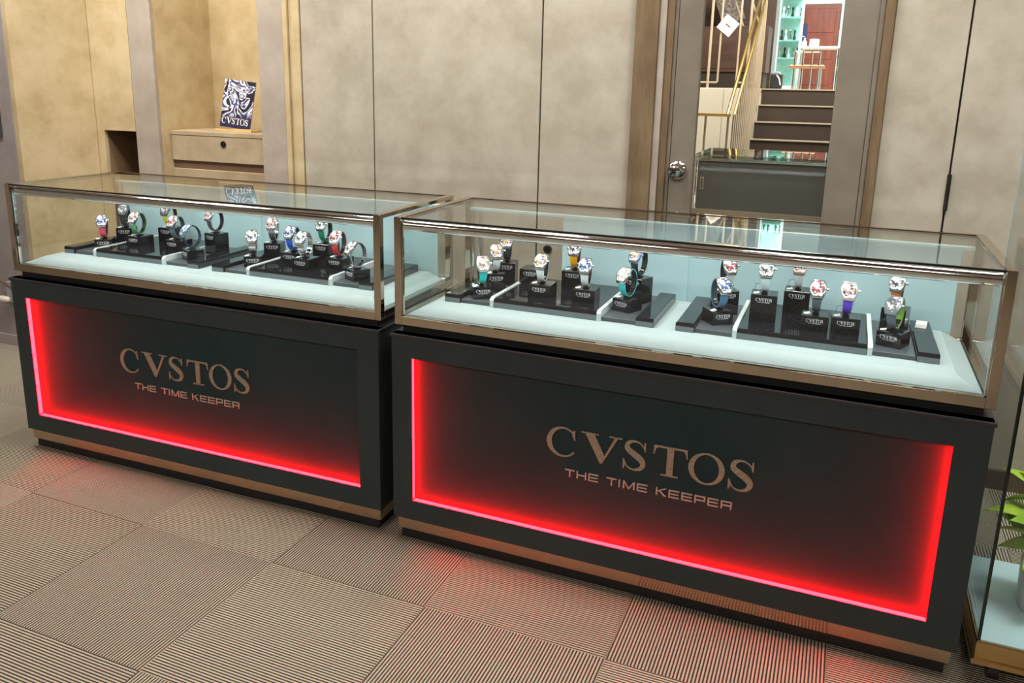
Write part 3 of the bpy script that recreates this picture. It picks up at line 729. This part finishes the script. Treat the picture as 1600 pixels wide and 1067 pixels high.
# raised landing and stairs
ZL = 1.385; SX0, SX1 = .205, 3.9
ld = struct(box('floor_landing', (-3.0, 8.0, 0), (4.0, 16.6, ZL), mat('landing_beige', (.50, .45, .37), .7, var=.03, vscale=2)))
for x in (-.5, -.22, .06): box('fascia_panel', (x-.275, 7.985, .02), (x-.005, 8.0, ZL-.01), MATS['landing_beige'], ld, .002)
stt = thing('staircase', 'dark brown stairs with pale nosings seen through the door', 'stairs', (SX0, 7.98, 0))
RIS = mat('riser_brown', (.034, .019, .013), .6, var=.12, vscale=3); NOS = mat('nosing_pale', (.42, .35, .26), .4, .3, var=.05)
n = 8; rh = ZL/n
for k in range(n):
    yk = -.27*(n-1-k)
    o = box('step', (0, yk-.27*0, 0), (SX1-SX0, yk+.27 if k < n-1 else yk+.02, rh*(k+1)-.014), RIS, stt)
    box('nosing', (-.01, yk-.012, rh*(k+1)-.014), (SX1-SX0, yk+.03, rh*(k+1)), NOS, o)
rl = thing('stair_railing', 'brass handrail with pale balusters climbing the stairs', 'railing', (.162, 5.8, 0))
RB = mat('handrail_brass', (.70, .48, .16), .25, 1., var=.05); BAL = mat('baluster_beige', (.40, .32, .23), .5, var=.04)
sl = .633
for dx in (-.03, .03):
    MB().tube([(dx, 0, 1.14), (dx, 2.2, 1.14+2.2*sl)], .016, 10).build('handrail', RB, rl, True)
MB().tube([(-.5, 0, 1.14), (.0, 0, 1.14)], .014, 8).build('handrail', RB, rl, True)
for k in range(15):
    y = .03 + k*.148; zb_ = max(0, (y - .05)/.27*rh)
    MB().tube([(.02, y, max(.0, zb_-.1) + .002), (.02, y, 1.13+y*sl)], .0075, 6).build('baluster', BAL, rl, True)
for x in (-.46, -.30, -.22, -.02): MB().tube([(x, 0, 0), (x, 0, 1.13)], .011, 6).build('baluster', BAL, rl, True)
gr = thing('landing_guard', 'pale tubular guard rail on the landing left of the stairs', 'railing', (0, 8.05, ZL))
for x in (-.86, -.40, .03):
    MB().tube([(x-.13, 0, 1.05), (x-.13, 0, .07), (x-.12, 0, .06), (x+.08, 0, .06), (x+.09, 0, .07), (x+.09, 0, 1.05)], .012, 6).build('guard_loop', BAL, gr, True)
    MB().tube([(x-.02, 0, 0), (x-.02, 0, 1.05)], .016, 6).build('guard_post', BAL, gr, True)
MB().tube([(-1.1, 0, 1.05), (.1, 0, 1.05)], .018, 8).build('guard_top', RB, gr, True)
nt_ = thing('notice_card', 'small white card hung at an angle on the landing rail', 'card', (-.235, 8.02, ZL+.69))
MB().box((-.09, 0, -.09), (.09, .004, .09), Matrix.Rotation(R(38), 4, 'Y')).build('card', TAG, nt_)
MB().box((-.06, -.002, -.05), (.05, 0, .06), Matrix.Rotation(R(38), 4, 'Y')).build('print', mat('card_pink', (.62, .50, .44), .6, var=.1, vscale=40), nt_)
MB().box((-.03, -.004, -.005), (.03, -.002, .005), Matrix.Rotation(R(38), 4, 'Y')).build('mark', DARKB, nt_)
dc = thing("brown_cabinet", "low dark brown wooden cabinet behind the landing rail", 'cabinet', (-1.6, 9.0, ZL))
WOODD = mat('dark_walnut', (.060, .028, .018), .45, var=.25, vscale=3, stretch=(1, 1, 4))
box('body', (0, 0, .20), (1.72, .5, .75), WOODD, dc, .003)
box('base', (.02, .03, 0), (1.70, .5, .20), DARKB, dc)
for k in range(3): box('drawer_front', (.02+.567*k, -.012, .24), (.567*(k+1), 0, .71), WOODD, dc, .003)
eas = thing('display_easel', 'black triangular display easel with pale edges on the brown cabinet', 'easel', (-.30, 9.2, ZL+.7505))
MB().tube([(.10, -.08, .006), (-.14, -.02, .62)], .012, 6).build('easel_leg', BAL, eas)
MB().tube([(.30, -.08, .006), (.06, -.02, .62)], .012, 6).build('easel_leg', BAL, eas)
MB().box((-.14, -.06, .06), (.14, -.03, .6), Matrix.Rotation(R(-20), 4, 'Y')).build('board', mat('easel_print', (.03, .03, .035), .4, vscale=30, col2=(.25, .20, .18)), eas)
# glass cabinet, table, chairs, door at the back
gc = thing('glass_cabinet', 'pale cyan lit glass cabinet on the landing', 'display cabinet', (-.10, 12.9, ZL))
CY = mat('cyan_panel', (.42, .66, .64), .3, var=.2, vscale=6)
box('base', (0, 0, 0), (.36, .4, .06), TAG, gc)
box('back', (0, .38, .06), (.36, .4, 2.4), CY, gc)
for z in (.50, .78, 1.15, 1.5): box('shelf', (.01, .02, z), (.35, .38, z+.015), CY, gc)
box('front_pane', (0, 0, .06), (.36, .006, 2.4), glass('cabinet_glass', (.85, .95, .93), .05), gc)
for x in (0, .34): box('frame_post', (x, -.004, .06), (x+.02, .02, 2.4), mat('frame_pale', (.62, .72, .72), .3, .3, var=.05), gc)
rr = random.Random(3)
for k in range(20):
    zz = (.516, .796, 1.166, 1.516)[k % 4]; x = .05 + .27*((k//4)/4)
    MB().lathe([(.018, 0), (.026, .04), (.010, .09), (.020, .15), (.001, .18)], 8, (x, .10+.15*rr.random(), zz)).build('ornament', [CHROME, DARKB, TAG][k % 3], gc, True)
bg = thing('black_bag', 'small black bag on the landing beside the glass cabinet', 'bag', (.07, 11.2, ZL))
MB().cbox((-.12, -.08, 0), (.10, .08, .26), .05).build('bag_body', mat('bag_black', (.012, .012, .014), .5, var=.1), bg, bevel=.02)
MB().tube([(.02, -.085, .20), (.06, -.10, .15), (.08, -.085, .06)], .010, 6).build('bag_handle', TAG, bg, True)
REDW = mat('red_brown_wood', (.26, .055, .030), .4, var=.2, vscale=3, stretch=(4, 1, .5)); PALE = mat('door_frame_white', (.72, .84, .86), .5, var=.03)
d2 = bpy.data.objects.new('door_2', None); link(d2); d2.location = (-.08, 16.1, ZL); struct(d2)
box('door_leaf', (.10, .02, 0), (.84, .06, 1.64), REDW, d2, .004)
for z0_, z1_ in ((.10, .55), (.60, 1.06), (1.11, 1.56)): box('door_panel', (.20, .006, z0_), (.76, .02, z1_), REDW, d2, .006)
for a_, b_ in (((0, 0, 0), (.09, .08, 1.76)), ((.85, 0, 0), (.95, .08, 1.76)), ((.09, 0, 1.65), (.85, .08, 1.76))): box('door_frame', a_, b_, PALE, d2, .003)
sh = thing('white_wall_unit', 'white tiled wall unit to the right of the red brown door', 'wall unit', (.89, 16.0, ZL))
for k in range(6): box('tile_panel', (0, 0, .32*k+.005), (.9, .2, .32*k+.315), PALE, sh, .006)
bl = thing('blue_banner', 'narrow dark blue stand in front of the red brown door', 'banner', (.09, 15.2, ZL))
box('panel', (0, 0, .05), (.14, .02, 1.22), mat('banner_blue', (.02, .03, .12), .4, var=.2, vscale=6), bl, .003)
box('foot', (.01, -.08, 0), (.13, .10, .05), DARKB, bl, .004)
tb = thing('landing_table', 'pale topped table on the landing with chrome legs', 'table', (.60, 12.65, ZL))
box('table_top', (-.32, -.28, .64), (.33, .28, .67), mat('table_white', (.70, .70, .66), .35, var=.03), tb, .006)
for x in (-.27, .28):
    for y in (-.24, .24): MB().tube([(x, y, 0), (x, y, .64)], .02, 8).build('leg', CHROME, tb, True)
bt = thing('pump_bottle', 'small white pump bottle on the landing table', 'bottle', (.35, 12.5, ZL+.6705))
MB().lathe([(.035, 0), (.038, .01), (.036, .07), (.012, .10), (.012, .12), (.016, .122), (.016, .132), (.001, .134)], 14).build('bottle', TAG, bt, True)
MB().tube([(0, 0, .13), (0, 0, .16), (-.04, 0, .16)], .006, 6).build('pump', CHROME, bt, True)
bx_ = thing('tissue_box', 'white tissue box on the landing table', 'box', (.50, 12.5, ZL+.6705))
MB().cbox((-.07, -.06, 0), (.07, .06, .11), .006).build('box_body', mat('tissue_grey', (.62, .63, .62), .6, var=.05), bx_)
MB().cbox((-.04, -.02, .11), (.04, .02, .114), .001).build('box_slot', TAG, bx_)
LEATH = mat('tan_leather', (.36, .15, .055), .5, var=.12, vscale=9)
def chair(x, y, rz, label, wd=.25, spind=True):
    t = thing('landing_chair', label, 'chair', (x, y, ZL), rz, 'tan and chrome chairs on the landing')
    MB().cbox((-wd, -.21, .32), (wd, .21, .37), .015).build('seat', LEATH, t)
    if spind:
        for sx in (-.7, -.25, .25, .7): MB().tube([(sx*wd, -.19, .0), (sx*wd, -.19, .36), (sx*wd, -.20, .56)], .017, 8).build('back_tube', CHROME, t, True)
        MB().tube([(-wd*.7, -.20, .56), (wd*.7, -.20, .56)], .014, 8).build('backrest', CHROME, t, True)
    else:
        MB().cbox((-wd, .17, .30), (wd, .21, .66), .015).build('backrest', LEATH, t)
        for sx in (-.8, .8): MB().tube([(sx*wd, -.18, 0), (sx*wd, -.18, .32)], .014, 8).build('leg', CHROME, t, True)
    for sx in (-.8, .8): MB().tube([(sx*wd, .18, 0), (sx*wd, .18, .32)], .014, 8).build('leg', CHROME, t, True)
    return t
chair(.46, 11.95, 0, 'wide tan chair with chrome tube back in front of the landing table')
chair(1.20, 12.75, math.pi, 'tan leather chair at the right end of the landing table', .24, False)
hp = thing('wood_partition', 'tall dark brown wood partition behind the landing cabinet', 'partition', (-2.0, 9.8, ZL))
for k in range(4): box('partition_panel', (.53*k, 0, 0), (.53*k+.525, .05, 1.75), WOODD, hp, .003)
